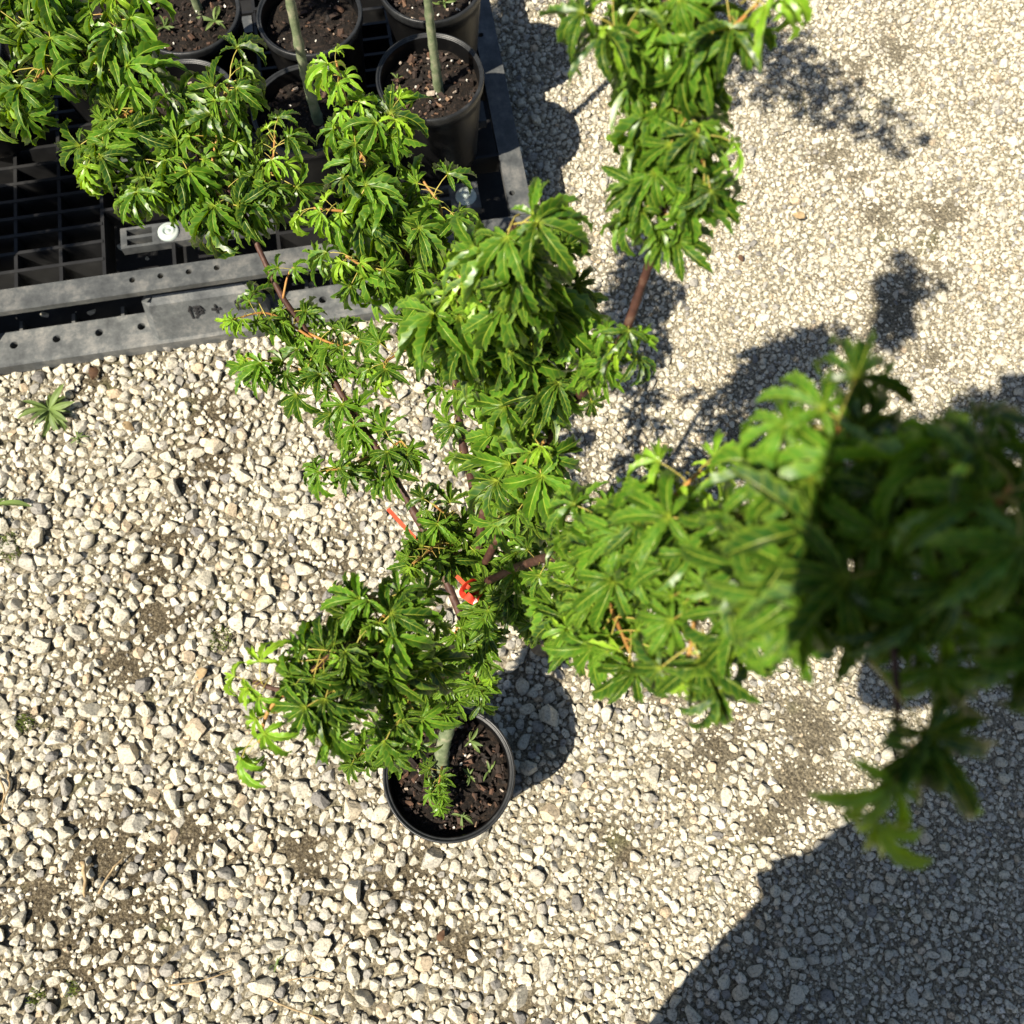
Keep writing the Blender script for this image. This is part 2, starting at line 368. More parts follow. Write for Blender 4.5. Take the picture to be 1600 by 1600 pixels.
# ------------------------------------------------------------------ pallet
PA = radians(9.55); PC = at(840, 366, .15); PC = Vector((PC.x, PC.y, 0))
pallet = empty('plastic_pallet', PC, PA)
tag(pallet, 'worn black plastic pallet with ribbed grid deck carrying the potted saplings', 'pallet')
def pl(u, v, z=0): return PC + Matrix.Rotation(PA, 3, 'Z') @ Vector((u, v, z))
PW, PD, PT = 1.2, 1.0, .15
def strip_with_holes(name, x0, x1, y0, y1, z0, z1, holes, parent, r=.0055, m=None):
    """flat bar along x with round through holes; holes: list of (x, y)"""
    mb = MB(); xs = [x0]; hs = sorted(holes); n = 12
    for (hx, hy) in hs: xs += [hx - .016, hx + .016]
    xs.append(x1)
    for i in range(0, len(xs), 2): mb.box(xs[i], xs[i+1], y0, y1, z0, z1)
    for (hx, hy) in hs:
        a0, a1 = hx - .016, hx + .016; V = []; F = []
        for z in (z0, z1):
            for k in range(n):
                a = 2*pi*k/n + pi/4; V.append((hx + r*cos(a), hy + r*sin(a), z))
            for k in range(n):
                a = 2*pi*k/n + pi/4; c, s_ = cos(a), sin(a); m_ = max(abs(c), abs(s_)); c /= m_; s_ /= m_
                V.append((hx + .016*c, (hy + (y1-hy)*s_) if s_ > 0 else (hy + (hy-y0)*s_), z))
        for k in range(n):
            k2 = (k+1) % n
            F += [(2*n+k, 2*n+n+k, 2*n+n+k2, 2*n+k2), (k2, n+k2, n+k, k), (k, 2*n+k, 2*n+k2, k2), (n+k2, 3*n+k2, 3*n+k, n+k)]
        mb.add(V, F)
    return mb.build(name, m or M_PALLET, parent)
# deck border
fh = [(-.705+.0485*i, .026) for i in range(4)] + [(-1.10+.0485*i, .026) for i in range(3)] + [(-.30+.0485*i, .026) for i in range(3)]
strip_with_holes('deck_border', -PW, 0, 0, .044, PT-.012, PT, fh, pallet)
strip_with_holes('deck_border', -PW, 0, PD-.044, PD, PT-.022, PT, [], pallet)
e = strip_with_holes('deck_border', .046, PD-.046, 0, .040, PT-.0225, PT-.0005, [(.092, .030), (.45, .030), (.50, .030)], pallet); e.rotation_euler = (0, 0, pi/2)
e = strip_with_holes('deck_border', .046, PD-.046, 0, .040, PT-.0225, PT-.0005, [], pallet); e.rotation_euler = (0, 0, pi/2); e.location = (-PW+.04, 0, 0)
# skirts under the border
MB().box(-.008, -.003, .01, PD-.01, PT-.034, PT-.023).build('skirt', M_PALLET, pallet)
# ribs: bays between solid strips over the feet
rib_meshes = {}
def rib(L_, along, u, v, h=.05, t=.006, z1=PT-.002):
    key = (round(L_, 4), along, h)
    if key not in rib_meshes:
        mb = MB()
        if along == 'u': mb.box(0, L_, -t/2, t/2, -h, 0)
        else: mb.box(-t/2, t/2, 0, L_, -h, -.0015)
        me = mesh('rib', mb.V, mb.F); me.materials.append(M_DECKRIB); rib_meshes[key] = me
    o = bpy.data.objects.new('rib', rib_meshes[key]); COL.objects.link(o); o.parent = pallet; o.location = (u, v, z1)
VR = [i*.0362 + .0785 for i in range(25) if i*.0362 + .0785 < PD-.05]
for bay in ((-1.0, -.753), (-.45, -.20)):
    for v in VR: rib(bay[1]-bay[0], 'u', bay[0], v)
for u in (-.981, -.904, -.827, -.753, -.632, -.45, -.365, -.285, -.20): rib(PD-.09, 'v', u, .045)
for v in (.178, .34, .42, .50, .58, .66, .82):
    for bay in ((-.753, -.45), (-.20, -.04), (-1.16, -1.0)): rib(bay[1]-bay[0]-.003, 'u', bay[0]+.003, v, .044)
# solid slotted strips over the feet with pale anti-slip grommets
def slotted(u0, u1, v0, v1):
    mb = MB(); z0, z1 = PT-.02, PT-.0015; vm = (v0+v1)/2
    s0, s1 = u0+.011, u0+.055
    mb.box(u0, s0, v0, v1, z0, z1); mb.box(s0, s1, v0, v0+.005, z0, z1); mb.box(s0, s1, v1-.005, v1, z0, z1); mb.box(s0, s1, vm-.003, vm+.003, z0, z1)
    mb.box(s1, u1, v0, v1, z0, z1); mb.build('slotted_strip', M_PALLET, pallet)
slots = [(-.722,-.455,.092,.134), (-.722,-.455,.255,.30), (-.722,-.455,.53,.57), (-.722,-.455,.74,.78), (-.195,-.088,.073,.128), (-.195,-.05,.255,.30), (-.195,-.05,.53,.57), (-1.15,-1.005,.092,.134), (-1.15,-1.005,.53,.57)]
for s_ in slots: slotted(*s_)
for (u, v) in ((-.638,.113), (-.112,.099), (-1.08,.113), (-.55,.55), (-.12,.55)):
    mb = MB().lathe([(0,.0045), (.0035,.0045), (.004,.0030), (.0075,.0032), (.008,.0052), (.011,.0058), (.0115,.0044), (.0155,.0044), (.0182,.0030), (.019,0)], 28)
    g = mb.build('anti_slip_grommet', M_GROMMET, pallet, True); g.location = (u, v, PT-.0014)
# bottom runners and feet
for (v0, v1) in ((-.035, .035), (.46, .54), (.942, 1.022)):
    h = [(-.965+.077*i, v0+.042) for i in range(4)] + [(-.40+.077*i, v0+.042) for i in range(3)] if v0 < 0 else []
    strip_with_holes('base_runner', -PW, 0, v0, v1, .004, .03, h, pallet, .0075, M_RUNNER)
    for u in (-1.19, -.955, -.86, -.77, -.43, -.34, -.25):
        if v0 < 0: MB().box(u, u+.006, v1, v1+.02, .004, .029).build('rib', M_PALLET, pallet)
MB().box(-PW+.02, -.02, .036, PD-.03, .006, .012).build('shade_panel', M_DECKRIB, pallet)  # black panel added over the ground; makes the shade under the deck darker
feet = []
for v0 in (-.030, .43, .872):
    for u0 in (-1.235, -.715, -.222):
        front = v0 < 0
        mb = MB(); mb.box(u0, u0+.22, v0, v0+(.063 if front else .158), .012, PT-.036, .012, (u0+.008, u0+.212, v0+(.030 if front else .008), v0+(.055 if front else .150)))
        f = mb.build('foot', M_RUNNER, pallet); feet.append(f)
# moulded characters on the middle front foot (sloping front face)
fx0, fz = -.632, .079
def face_pt(x, z): return (x, -.030 + .030*(z-.012)/(.114-.012) , z)
def stroke(a, b, wd=.0028):
    (x0, z0), (x1, z1) = a, b; d = Vector((x1-x0, z1-z0)); n = Vector((-d.y, d.x)).normalized()*wd/2
    q = [(x0+n.x, z0+n.y), (x1+n.x, z1+n.y), (x1-n.x, z1-n.y), (x0-n.x, z0-n.y)]
    V = [Vector(face_pt(*p)) + Vector((0, -.0016, .0004)) for p in q] + [Vector(face_pt(*p)) + Vector((0, .002, 0)) for p in q]
    MB().add(V, [(0,3,2,1),(0,1,5,4),(1,2,6,5),(2,3,7,6),(3,0,4,7)]).build('moulded_stroke', M_DARKMARK, pallet)
S = .026
for a, b in [((.22,1),(.0,.62)), ((.12,.78),(.12,0)), ((.38,.88),(.88,.88)), ((.34,.62),(1.02,.62)), ((.38,.36),(.88,.36)), ((.88,.88),(.88,.36)), ((.62,.88),(.58,.30)), ((.58,.30),(.30,0))]:
    stroke((fx0+a[0]*S, fz-.013+a[1]*S), (fx0+b[0]*S, fz-.013+b[1]*S))
stroke((fx0+.040, fz), (fx0+.056, fz)); stroke((fx0+.048, fz-.009), (fx0+.048, fz+.009))
for a, b in [((.085,.010),(.122,.010)), ((.085,-.006),(.122,-.006)), ((.085,.010),(.085,-.006)), ((.122,.010),(.122,-.006))]:
    stroke((fx0+a[0], fz+a[1]), (fx0+b[0], fz+b[1]), .0032)
mb = MB()
for z in (.046,): mb.add([Vector(face_pt(x, zz)) + Vector((0, -.0012, 0)) for x, zz in ((-.70,z),(-.51,z),(-.51,z+.0022),(-.70,z+.0022))], [(0,1,2,3)])
mb.build('moulded_seam', M_PALLET, pallet)

# ------------------------------------------------------------------ pots
def pot_meshes(R, H):
    rb = R*.80; w_ = R/.095
    body = [(0,.004), (rb*.96,.0), (rb,.004)] + [(rb + (R*.945-rb)*t, .004 + (H-.024)*t) for t in np.linspace(.1, 1, 8)] + [(R*.955, H-.019)]
    inner = [(R*.915, H-.004)] + [(R*.905 - (R*.905-rb*.96)*t + (.0007 if k % 2 else 0), H-.008 - (H-.012)*t) for k, t in enumerate(np.linspace(0, 1, 22))] + [(0, .006)]
    b = MB().lathe(body, 64); i = MB().lathe(inner[::-1], 64)
    bm = mesh('pot_wall', *(lambda A, B: (A.V + B.V, A.F + [tuple(x + len(A.V) for x in f) for f in B.F]))(b, i), smooth=True)
    rim = MB().lathe([(R*.950, H-.0185), (R*.985, H-.018), (R*.992, H-.012), (R, H-.004), (R*.992, H-.0005), (R*.975, H), (R*.955, H-.0015), (R*.950, H-.0035), (R*.935, H-.003), (R*.918, H-.0035), (R*.912, H-.007), (R*.945, H-.012)], 64, True)
    rm = mesh('rim', rim.V, rim.F, True)
    return bm, rm
def soil_mesh(R, z, seed):
    V = []; F = []; n = 40; K = 12; rr = np.random.default_rng(seed)
    for k in range(K+1):
        for i in range(n):
            a = 2*pi*i/n; r = R*k/K; x, y = r*cos(a), r*sin(a)
            V.append((x, y, z + (float(vnoise(x+seed, y, 60, 21)) - .5)*.012 + (float(vnoise(x, y+seed, 150, 22)) - .5)*.006 - .004*(k/K)**3))
    for k in range(K):
        for i in range(n): F.append((k*n+i, k*n+(i+1)%n, (k+1)*n+(i+1)%n, (k+1)*n+i))
    return mesh('soil', V, F, True)
CHIPV, CHIPF = (lambda m: (np.array(m.V), np.array([t for f in m.F for t in ((f[0],f[1],f[2]), (f[0],f[2],f[3]))])))(MB().box(-.5,.5,-.5,.5,-.5,.5, top=(-.38,.42,-.3,.36)))
def chips_mesh(R, z, n, seed):
    r = np.random.default_rng(seed); VV = []; FF = []; TT = []; nv = len(CHIPV)
    for i in range(n):
        a = r.uniform(0, 2*pi); q = R*sqrt(r.random())*.97; s = r.uniform(.0025, .008) if r.random() < .85 else r.uniform(.008, .016)
        perl = r.random() < .03
        sc = Vector((s, s*r.uniform(.35,.7), s*r.uniform(.2,.4))) if not perl else Vector((r.uniform(.0018,.0038),)*3)
        Mx = Matrix.Rotation(r.uniform(0,2*pi), 3, 'Z') @ Matrix.Rotation(r.normal(0,.45), 3, 'X') @ Matrix.Rotation(r.normal(0,.45), 3, 'Y') @ Matrix.Diagonal(sc)
        P = (CHIPV + r.normal(size=CHIPV.shape)*.10) @ np.array(Mx).T + np.array([q*cos(a), q*sin(a), z + r.uniform(.001,.006)])
        VV.append(P); FF.append(CHIPF + i*nv); TT.append(np.full(nv, 1.0 if perl else min(.95, abs(r.normal(.46,.24)))))
    me = fast_mesh('bark_chips', np.concatenate(VV), np.concatenate(FF), False); fattr(me, 'tone', np.concatenate(TT)); return me
POTM = {}
def make_pot(loc, R, H, soil_depth, label, group=None, chips=220, seed=1, rz=0):
    key = (R, H)
    if key not in POTM: POTM[key] = pot_meshes(R, H)
    p = empty('nursery_pot', loc, rz); tag(p, label, 'plant pot', group)
    link('pot_wall', POTM[key][0], M_POT, p); link('rim', POTM[key][1], M_RIM, p); p.scale = (1.0 + .012*sin(seed*3), 1.0 + .012*cos(seed*5), 1)
    zs = H - soil_depth; Rs = R*.905 - (R*.905-R*.80*.96)*(soil_depth/H) + .001
    s = link('soil', soil_mesh(Rs, zs, seed), M_SOIL, p)
    if chips: c = link('bark_chips', chips_mesh(Rs*.97, zs, chips, seed), M_CHIP, s); c['kind'] = 'stuff'
    return p, zs

MAINP = at(701, 1208, .19); MAINP = Vector((MAINP.x, MAINP.y, 0))
make_pot(MAINP + Vector((0, 0, .004)), .0955, .186, .03, 'black plastic nursery pot standing alone on the gravel with the big maple', None, 420, 31)

# ------------------------------------------------------------------ maple leaves
def leaf_variant(seed, curl=1.0, nlobe=7, width=1.0, low=False):
    r = np.random.default_rng(seed); V = []; F = []; vein = []; edge = []; midx = []; chev = []
    if nlobe == 7: lobes = [(0,1.0), (36,.97), (-36,.97), (74,.84), (-74,.84), (118,.46), (-118,.46)]
    else: lobes = [(0,1.0), (42,.9), (-42,.9), (92,.6), (-92,.6)]
    cols = np.array([-1,-.09,0,.09,1.]) if low else np.array([-1,-.62,-.09,0,.09,.62,1.]); ns = 9 if low else 15
    for (ang, ln) in lobes:
        a = radians(ang + r.normal(0, 6)); ln = ln * r.uniform(.86, 1.1); W = .098 * width * (ln**.6) * r.uniform(.85, 1.15)
        el0 = r.uniform(.0, .55); el1 = -r.uniform(.8, 2.8) * curl; sweep = r.normal(0, .45) * curl; fold = r.uniform(.5, 1.4); tw = r.normal(0, .65) * curl
        p = np.zeros(3); h = a; b0 = len(V); wob = r.uniform(0, 6.28)
        for i in range(ns):
            t = i/(ns-1); el = el0 + (el1-el0)*t**1.25; hh = a + sweep*t*t
            d = np.array([sin(hh)*cos(el), cos(hh)*cos(el), sin(el)])
            if i: p = p + d*ln/(ns-1)
            side = np.array([cos(hh), -sin(hh), 0]); nrm = np.cross(side, d); 
            twa = tw*t; side, nrm = side*cos(twa) + nrm*sin(twa), nrm*cos(twa) - side*sin(twa)
            prof = (.20 + .80*sin(min(1, t/.5)*pi/2)) if t < .5 else (cos((t-.5)/.5*pi/2)**.95 if t < 1 else 0)
            wd = W*prof*(1.13 if i % 2 else .85)
            if i == ns-1: wd = .002
            for s_ in cols:
                q = p + side*s_*wd + nrm*(abs(s_)**1.4*fold*wd + (.22*wd*sin(t*23+wob+s_) if abs(s_) > .5 else 0) - (.02 if abs(s_) < .05 else 0)*ln*(1-t))
                q = q + d * (-.02*ln if (abs(s_) == 1 and i % 2 == 0) else 0)
                V.append(q); vein.append(1.0 if s_ == 0 else (.85 if t < .02 else .5 if t < .12 else .0) if abs(s_) < .7 else (.5 if t < .02 else 0.)); edge.append(1.0 if abs(s_) == 1 else 0.); chev.append(t*7 - abs(s_)*.9*prof)
        nc = len(cols)
        for i in range(ns-1):
            for k in range(nc-1): F.append((b0+i*nc+k, b0+i*nc+k+1, b0+(i+1)*nc+k+1, b0+(i+1)*nc+k)); midx.append(0)
    # petiole
    b0 = len(V); P = [Vector((0,.02,-.005)), Vector((0,-.18,-.06)), Vector((0,-.38,-.2)), Vector((0,-.50,-.42))]
    mb = MB().tube(P, [.013,.011,.012,.017], 5, False)
    V += [np.array(v) for v in mb.V]; vein += [0]*len(mb.V); edge += [0]*len(mb.V); chev += [.5]*len(mb.V)
    F += [tuple(i+b0 for i in f) for f in mb.F]; midx += [1]*len(mb.F)
    return np.array(V), np.array(F), np.array(vein), np.array(edge), np.array(midx), np.array(chev)
PET = Vector((0, .50, .42))                             # from the petiole's foot to the leaf centre, in leaf units
cu = [random.uniform(.55, 1.25) for i in range(18)]; cs = [random.uniform(.3, .8) for i in range(8)]; cy = [random.uniform(.8, 1.3) for i in range(8)]
def variants(low): return {'m': [leaf_variant(500+i, curl=c, low=low) for i, c in enumerate(cu)], 's': [leaf_variant(600+i, curl=c, width=1.1, low=low) for i, c in enumerate(cs)],   # flatter, small leaves low in the tree
                           'y': [leaf_variant(700+i, curl=c, nlobe=5, width=.95, low=low) for i, c in enumerate(cy)]}     # young leaves
LH = variants(False); LD = variants(True)
def variant_mesh(v, i, young, nm='leaf'):
    V, F, ve, ed, mi, cv = v; me = fast_mesh(nm, V, F, True, mi); fattr(me, 'vein', ve); fattr(me, 'edge', ed); fattr(me, 'chev', cv); fattr(me, 'rnd', np.full(len(V), (i*.618) % 1))
    me.materials.append(M_YOUNG if young else M_LEAF); me.materials.append(M_PETIOLE); return me
LM = {k: [variant_mesh(v, i, k == 'y') for i, v in enumerate(LH[k])] for k in LH}

def place_leaves(path, t0, t1, n, scale, kind, out, owner, young_end=0, face=(0,0,0), spread=1.0):
    m = len(path) - 1; ph = random.uniform(0, 6.28)
    for i in range(n):
        t = t0 + (t1-t0) * ((i + random.uniform(0, .9)) / n); f = min(t*m, m-.001); k = int(f); p = path[k].lerp(path[k+1], f-k)
        tan_ = (path[min(k+1, m)] - path[max(k-1, 0)]).normalized(); ph += 2.4 + random.uniform(-.5, .5)
        x = tan_.orthogonal().normalized(); y = tan_.cross(x); rad = x*cos(ph) + y*sin(ph)
        u = (t-t0)/max(1e-6, t1-t0)
        rad = (rad + tan_*(.25 + .5*u*u) + Vector((0,0,-.05))).normalized()
        if i >= n-2 and t1 > .97: rad = (tan_ + rad*.5).normalized()
        short = random.random() < .4
        if short: rad = (rad*.55 + Vector((-.1,-.15,.75))).normalized()
        N = (rad*.45*spread + Vector((0,0,.55)) + SUNV*.42 + Vector(face) + Vector((random.gauss(0,.25), random.gauss(0,.25), random.gauss(0,.15)))).normalized()
        F = rad + Vector((-.10,-.30,-.25)); F = (F - N*F.dot(N)).normalized(); X = F.cross(N)
        kd = 'y' if (young_end and t > 1-young_end) or (kind == 'm' and u > .55 and random.random() < .22) else kind
        s = scale * random.uniform(.58, 1.14) * (.78 if kd == 'y' else 1) * (1 - .18*u)
        R = Matrix((X, F, N)).transposed(); pos = p + R @ (PET*s*(random.uniform(.35, .6) if short else random.uniform(.75, 1.0)))
        out.append(dict(pos=pos, R=R, s=s, kind=kd, var=random.randrange(len(LD[kd])), owner=owner))

def tree_tube(path, r0, r1, n=8, flare=False):
    m = len(path); R = [r0 + (r1-r0)*(i/(m-1))**.8 for i in range(m)]
    R = [r*(1 + (.15 if i % 5 == 0 else 0) + random.uniform(-.06,.06)) for i, r in enumerate(R)]
    if flare: R[0] *= 1.9; R[1] *= 1.5; R[2] *= 1.2
    return MB().tube(path, R, n)
def joined_leaves(L_, name, parent, inv=None):
    VV=[];FF=[];VE=[];ED=[];MI=[];RN=[];CV=[];base=0
    for l in L_:
        V,F,ve,ed,mi,cv = LD[l['kind']][l['var']]; CV.append(cv)
        Q = (V*l['s']) @ np.array(l['R']).T + np.array(l['pos'])
        VV.append(Q); FF.append(F+base); base += len(V); VE.append(ve); ED.append(ed); MI.append(np.where(mi == 1, 2, 1 if l['kind'] == 'y' else 0)); RN.append(np.full(len(V), random.random()))
    me = fast_mesh(name, np.concatenate(VV), np.concatenate(FF), True, np.concatenate(MI))
    fattr(me,'vein',np.concatenate(VE)); fattr(me,'edge',np.concatenate(ED)); fattr(me,'rnd',np.concatenate(RN)); fattr(me,'chev',np.concatenate(CV))
    for m_ in (M_LEAF, M_YOUNG, M_PETIOLE): me.materials.append(m_)
    o = link(name, me, None, parent); o['kind'] = 'stuff'; return o

# ------------------------------------------------------------------ the big maple
base = at(688, 1200, .155); maple = empty('maple_tree', base)
tag(maple, 'bushy green maple with curled leaves growing from the lone pot, branches reaching everywhere', 'tree')
INV = Matrix.Translation(-base)
LEAVES = []
def branch(pts, r0, r1, leaves, m=None, name='branch'):
    path = catmull([at(*p) for p in pts], 8)
    loc = [p - base for p in path]
    o = tree_tube(loc, r0, r1, 8, name == 'trunk').build(name, m or M_BRANCH, maple, True)
    for (t0, t1, n, sc, kind, *ex) in leaves:
        place_leaves(path, t0, t1, n, sc, kind, LEAVES, o, ex[0] if ex else 0, ex[1] if len(ex) > 1 else (0,0,0))
    return o
branch([(688,1202,.150),(694,1160,.205),(712,1095,.285),(727,1015,.37),(738,930,.44)], .0108, .0085, [], M_TRUNK, 'trunk')
S = .058
# back-centre stem and its column (towards the pallet)
branch([(738,932,.438),(742,785,.47),(722,690,.52),(705,570,.57),(660,450,.62),(600,330,.68),(568,245,.72)], .0062, .0028, [(.28,.55,11,S*.75,'m'), (.55,1.,50,S,'m')])
branch([(568,245,.72),(552,190,.745),(535,140,.775),(525,95,.80)], .0024, .0012, [(.1,1.,15,S,'m',.75)], M_TWIG)
branch([(560,250,.72),(600,200,.74),(615,170,.75)], .0020, .0011, [(.4,1.,9,S*.95,'m',.2)], M_TWIG)
branch([(600,330,.68),(540,330,.70),(490,325,.71)], .0022, .0011, [(.2,1.,9,S*.9,'m',.5)], M_TWIG)
branch([(640,420,.63),(580,420,.66),(540,400,.68)], .0022, .0012, [(.1,1.,12,S*.95,'m')], M_TWIG)
branch([(690,520,.59),(610,560,.62),(600,580,.63)], .0022, .0012, [(.3,1.,8,S*.85,'m',.2)], M_TWIG)
branch([(650,440,.62),(690,340,.66),(660,280,.68)], .0022, .0012, [(.1,1.,14,S*.95,'m')], M_TWIG)
# upright centre stem (nearest clump)
branch([(738,932,.438),(765,720,.60),(766,620,.70),(775,545,.84),(792,455,.96),(802,350,1.05)], .0058, .0024, [(.30,.55,10,S*.8,'m'), (.55,1.,46,S*1.02,'m')])
branch([(775,560,.82),(850,500,.90),(880,400,.95)], .0026, .0013, [(.15,1.,20,S,'m')], M_TWIG)
branch([(772,570,.80),(720,500,.90),(720,430,.95)], .0026, .0013, [(.2,1.,18,S,'m')], M_TWIG)
branch([(766,640,.68),(830,640,.80),(880,580,.86)], .0026, .0013, [(.2,1.,14,S,'m')], M_TWIG)
branch([(766,690,.63),(820,720,.74),(850,690,.82)], .0026, .0013, [(.25,1.,14,S,'m')], M_TWIG)
branch([(765,735,.60),(810,780,.66),(850,750,.72)], .0024, .0012, [(.2,1.,12,S*.95,'m')], M_TWIG)
# right-hand back branch
branch([(745,905,.455),(850,700,.72),(920,600,.88),(965,545,.97),(1003,445,1.03),(1030,368,1.07)], .0050, .0027, [(.38,.70,14,S*.58,'m'), (.94,1.,4,S*.6,'m')])
branch([(1030,368,1.07),(1048,250,1.10),(1048,130,1.13),(1040,20,1.16),(1050,-110,1.19)], .0027, .0016, [(.03,1.,74,S*.66,'m')])
branch([(1046,120,1.13),(985,70,1.16),(950,40,1.17)], .0020, .0011, [(.2,1.,11,S*.74,'m',.1)], M_TWIG)
branch([(1044,60,1.15),(1130,50,1.17),(1185,5,1.19)], .0020, .0011, [(.1,.7,9,S*.72,'m'), (.9,1.,3,S*.9,'y',1.)], M_TWIG)
branch([(1048,170,1.12),(1090,200,1.13),(1100,260,1.12)], .0018, .0010, [(.2,1.,9,S*.7,'m')], M_TWIG)
# long left branch
branch([(730,985,0.395),(665,835,0.420),(600,720,0.440),(530,610,0.470),(480,520,0.500),(440,462,0.530),(405,390,0.555),(372,320,0.580),(280,210,0.613),(180,120,0.645),(60,50,0.679),(-60,10,0.706)], .0056, .0020,
       [(.16,.43,34,S*.72,'s'), (.60,1.,84,S*1.04,'m',.03)])
branch([(530,610,.47),(450,570,.49),(385,560,.51)], .0020, .0010, [(.15,1.,12,S*.78,'s',.2)], M_TWIG)
branch([(490,530,.50),(420,490,.53),(360,500,.55)], .0020, .0010, [(.15,1.,12,S*.82,'m',.25)], M_TWIG)
branch([(480,520,.50),(530,540,.52),(560,530,.53)], .0018, .0010, [(.2,1.,8,S*.75,'s')], M_TWIG)
branch([(442,466,.53),(450,430,.55),(462,415,.56)], .0016, .0009, [(.7,1.,3,S*.85,'m')], M_TWIG)
branch([(590,705,.44),(540,730,.46),(510,735,.47)], .0018, .0010, [(.2,1.,9,S*.7,'s')], M_TWIG)
branch([(600,720,.44),(625,690,.46),(640,710,.47)], .0018, .0010, [(.2,1.,8,S*.7,'s')], M_TWIG)
branch([(330,265,0.596),(345,180,0.623),(360,120,0.640)], .0022, .0011, [(.2,1.,20,S,'m')], M_TWIG)
branch([(375,325,0.580),(420,280,0.591),(430,210,0.607)], .0022, .0011, [(.2,1.,20,S*.95,'m')], M_TWIG)
branch([(300,230,0.607),(250,275,0.613),(215,300,0.618)], .0022, .0011, [(.15,1.,19,S,'m')], M_TWIG)
branch([(230,160,0.629),(170,200,0.640),(150,255,0.640)], .0022, .0011, [(.15,1.,19,S,'m',.15)], M_TWIG)
branch([(110,75,0.667),(50,130,0.679),(20,160,0.684)], .0022, .0011, [(.15,1.,16,S,'m',.1)], M_TWIG)
branch([(160,105,0.651),(190,40,0.673),(180,-30,0.690)], .0022, .0011, [(.1,1.,20,S,'m',.2)], M_TWIG)
branch([(100,70,0.667),(70,10,0.690),(60,-40,0.701)], .0022, .0011, [(.1,1.,16,S,'m',.15)], M_TWIG)
branch([(380,330,0.580),(330,300,0.591),(300,300,0.596)], .0020, .0011, [(.1,1.,16,S*.9,'m')], M_TWIG)
# right branch, up to the shaded clump near the lens
branch([(745,915,.45),(850,872,.74),(930,880,.93),(1000,850,1.04),(1100,820,1.12),(1200,800,1.18),(1300,800,1.23),(1420,825,1.27),(1560,925,1.30),(1700,1000,1.31)], .0050, .0018,
       [(.06,.20,12,S*.62,'m'), (.20,.50,36,S*.74,'m'), (.50,1.,38,S*.70,'m')])
branch([(930,880,.93),(955,950,.97),(985,1020,1.00)], .0022, .0011, [(.1,1.,20,S*.72,'m')], M_TWIG)
branch([(985,855,1.02),(1040,790,1.07),(1095,735,1.10)], .0022, .0011, [(.1,1.,17,S*.74,'m',.3)], M_TWIG)
branch([(1050,835,1.08),(1085,940,1.10),(1075,1040,1.10)], .0022, .0011, [(.1,1.,19,S*.72,'m',.1)], M_TWIG)
branch([(900,880,.87),(890,950,.90),(900,990,.91)], .0020, .0011, [(.1,1.,16,S*.72,'m')], M_TWIG)
branch([(1100,820,1.12),(1150,900,1.13),(1160,960,1.13)], .0020, .0011, [(.1,1.,14,S*.70,'m',.15)], M_TWIG)
branch([(930,878,.93),(930,820,.97),(950,790,.99)], .0020, .0011, [(.1,1.,14,S*.70,'m')], M_TWIG)
branch([(1290,800,1.225),(1305,720,1.25),(1308,660,1.26)], .0018, .0010, [(.1,.9,8,S*.70,'m'), (.95,1.,2,S*.70,'m')], M_TWIG)
branch([(1410,820,1.265),(1395,960,1.275),(1402,1090,1.28),(1400,1195,1.28)], .0018, .0010, [(.05,.35,4,S*.72,'m'), (.62,.85,2,S*.72,'m'), (.97,1.,2,S*.74,'y',1.)])
branch([(1400,820,1.26),(1440,750,1.28),(1500,700,1.29)], .0018, .0010, [(.1,1.,13,S*.70,'m')], M_TWIG)
branch([(1330,805,1.24),(1290,890,1.25),(1270,940,1.25)], .0018, .0010, [(.1,1.,11,S*.70,'m')], M_TWIG)
branch([(1230,800,1.20),(1240,880,1.21),(1240,950,1.22)], .0018, .0010, [(.1,1.,14,S*.70,'m')], M_TWIG)
branch([(1500,870,1.285),(1550,800,1.30),(1580,760,1.31)], .0018, .0010, [(.1,1.,10,S*.70,'m')], M_TWIG)
branch([(1450,850,1.275),(1450,940,1.28),(1480,980,1.28)], .0018, .0010, [(.1,1.,5,S*.70,'m')], M_TWIG)
branch([(1330,800,1.24),(1380,760,1.26),(1400,700,1.27)], .0018, .0010, [(.1,1.,9,S*.70,'m')], M_TWIG)
# front-left clump
branch([(722,1050,.335),(685,1055,.52),(640,1045,.70),(590,1025,.79),(535,1010,.83),(455,1075,.84),(395,1065,.845)], .0046, .0018, [(.15,.42,12,S*.6,'m'), (.42,.78,40,S*.80,'m'), (.93,1.,5,S*.85,'y',1.)])
branch([(580,1020,.79),(600,950,.82),(560,925,.83)], .0022, .0012, [(.1,1.,16,S*.78,'m')], M_TWIG)
branch([(620,1040,.74),(640,1090,.77),(620,1140,.78)], .0022, .0012, [(.1,1.,14,S*.78,'m')], M_TWIG)
branch([(545,1010,.82),(520,1080,.83),(530,1140,.82)], .0022, .0012, [(.1,1.,14,S*.78,'m')], M_TWIG)
branch([(455,1075,.84),(420,1110,.84),(405,1160,.83)], .0020, .0011, [(.5,1.,4,S*.95,'y',1.)], M_TWIG)
branch([(640,1045,.70),(660,960,.74),(640,930,.76)], .0022, .0012, [(.1,1.,10,S*.78,'m')], M_TWIG)
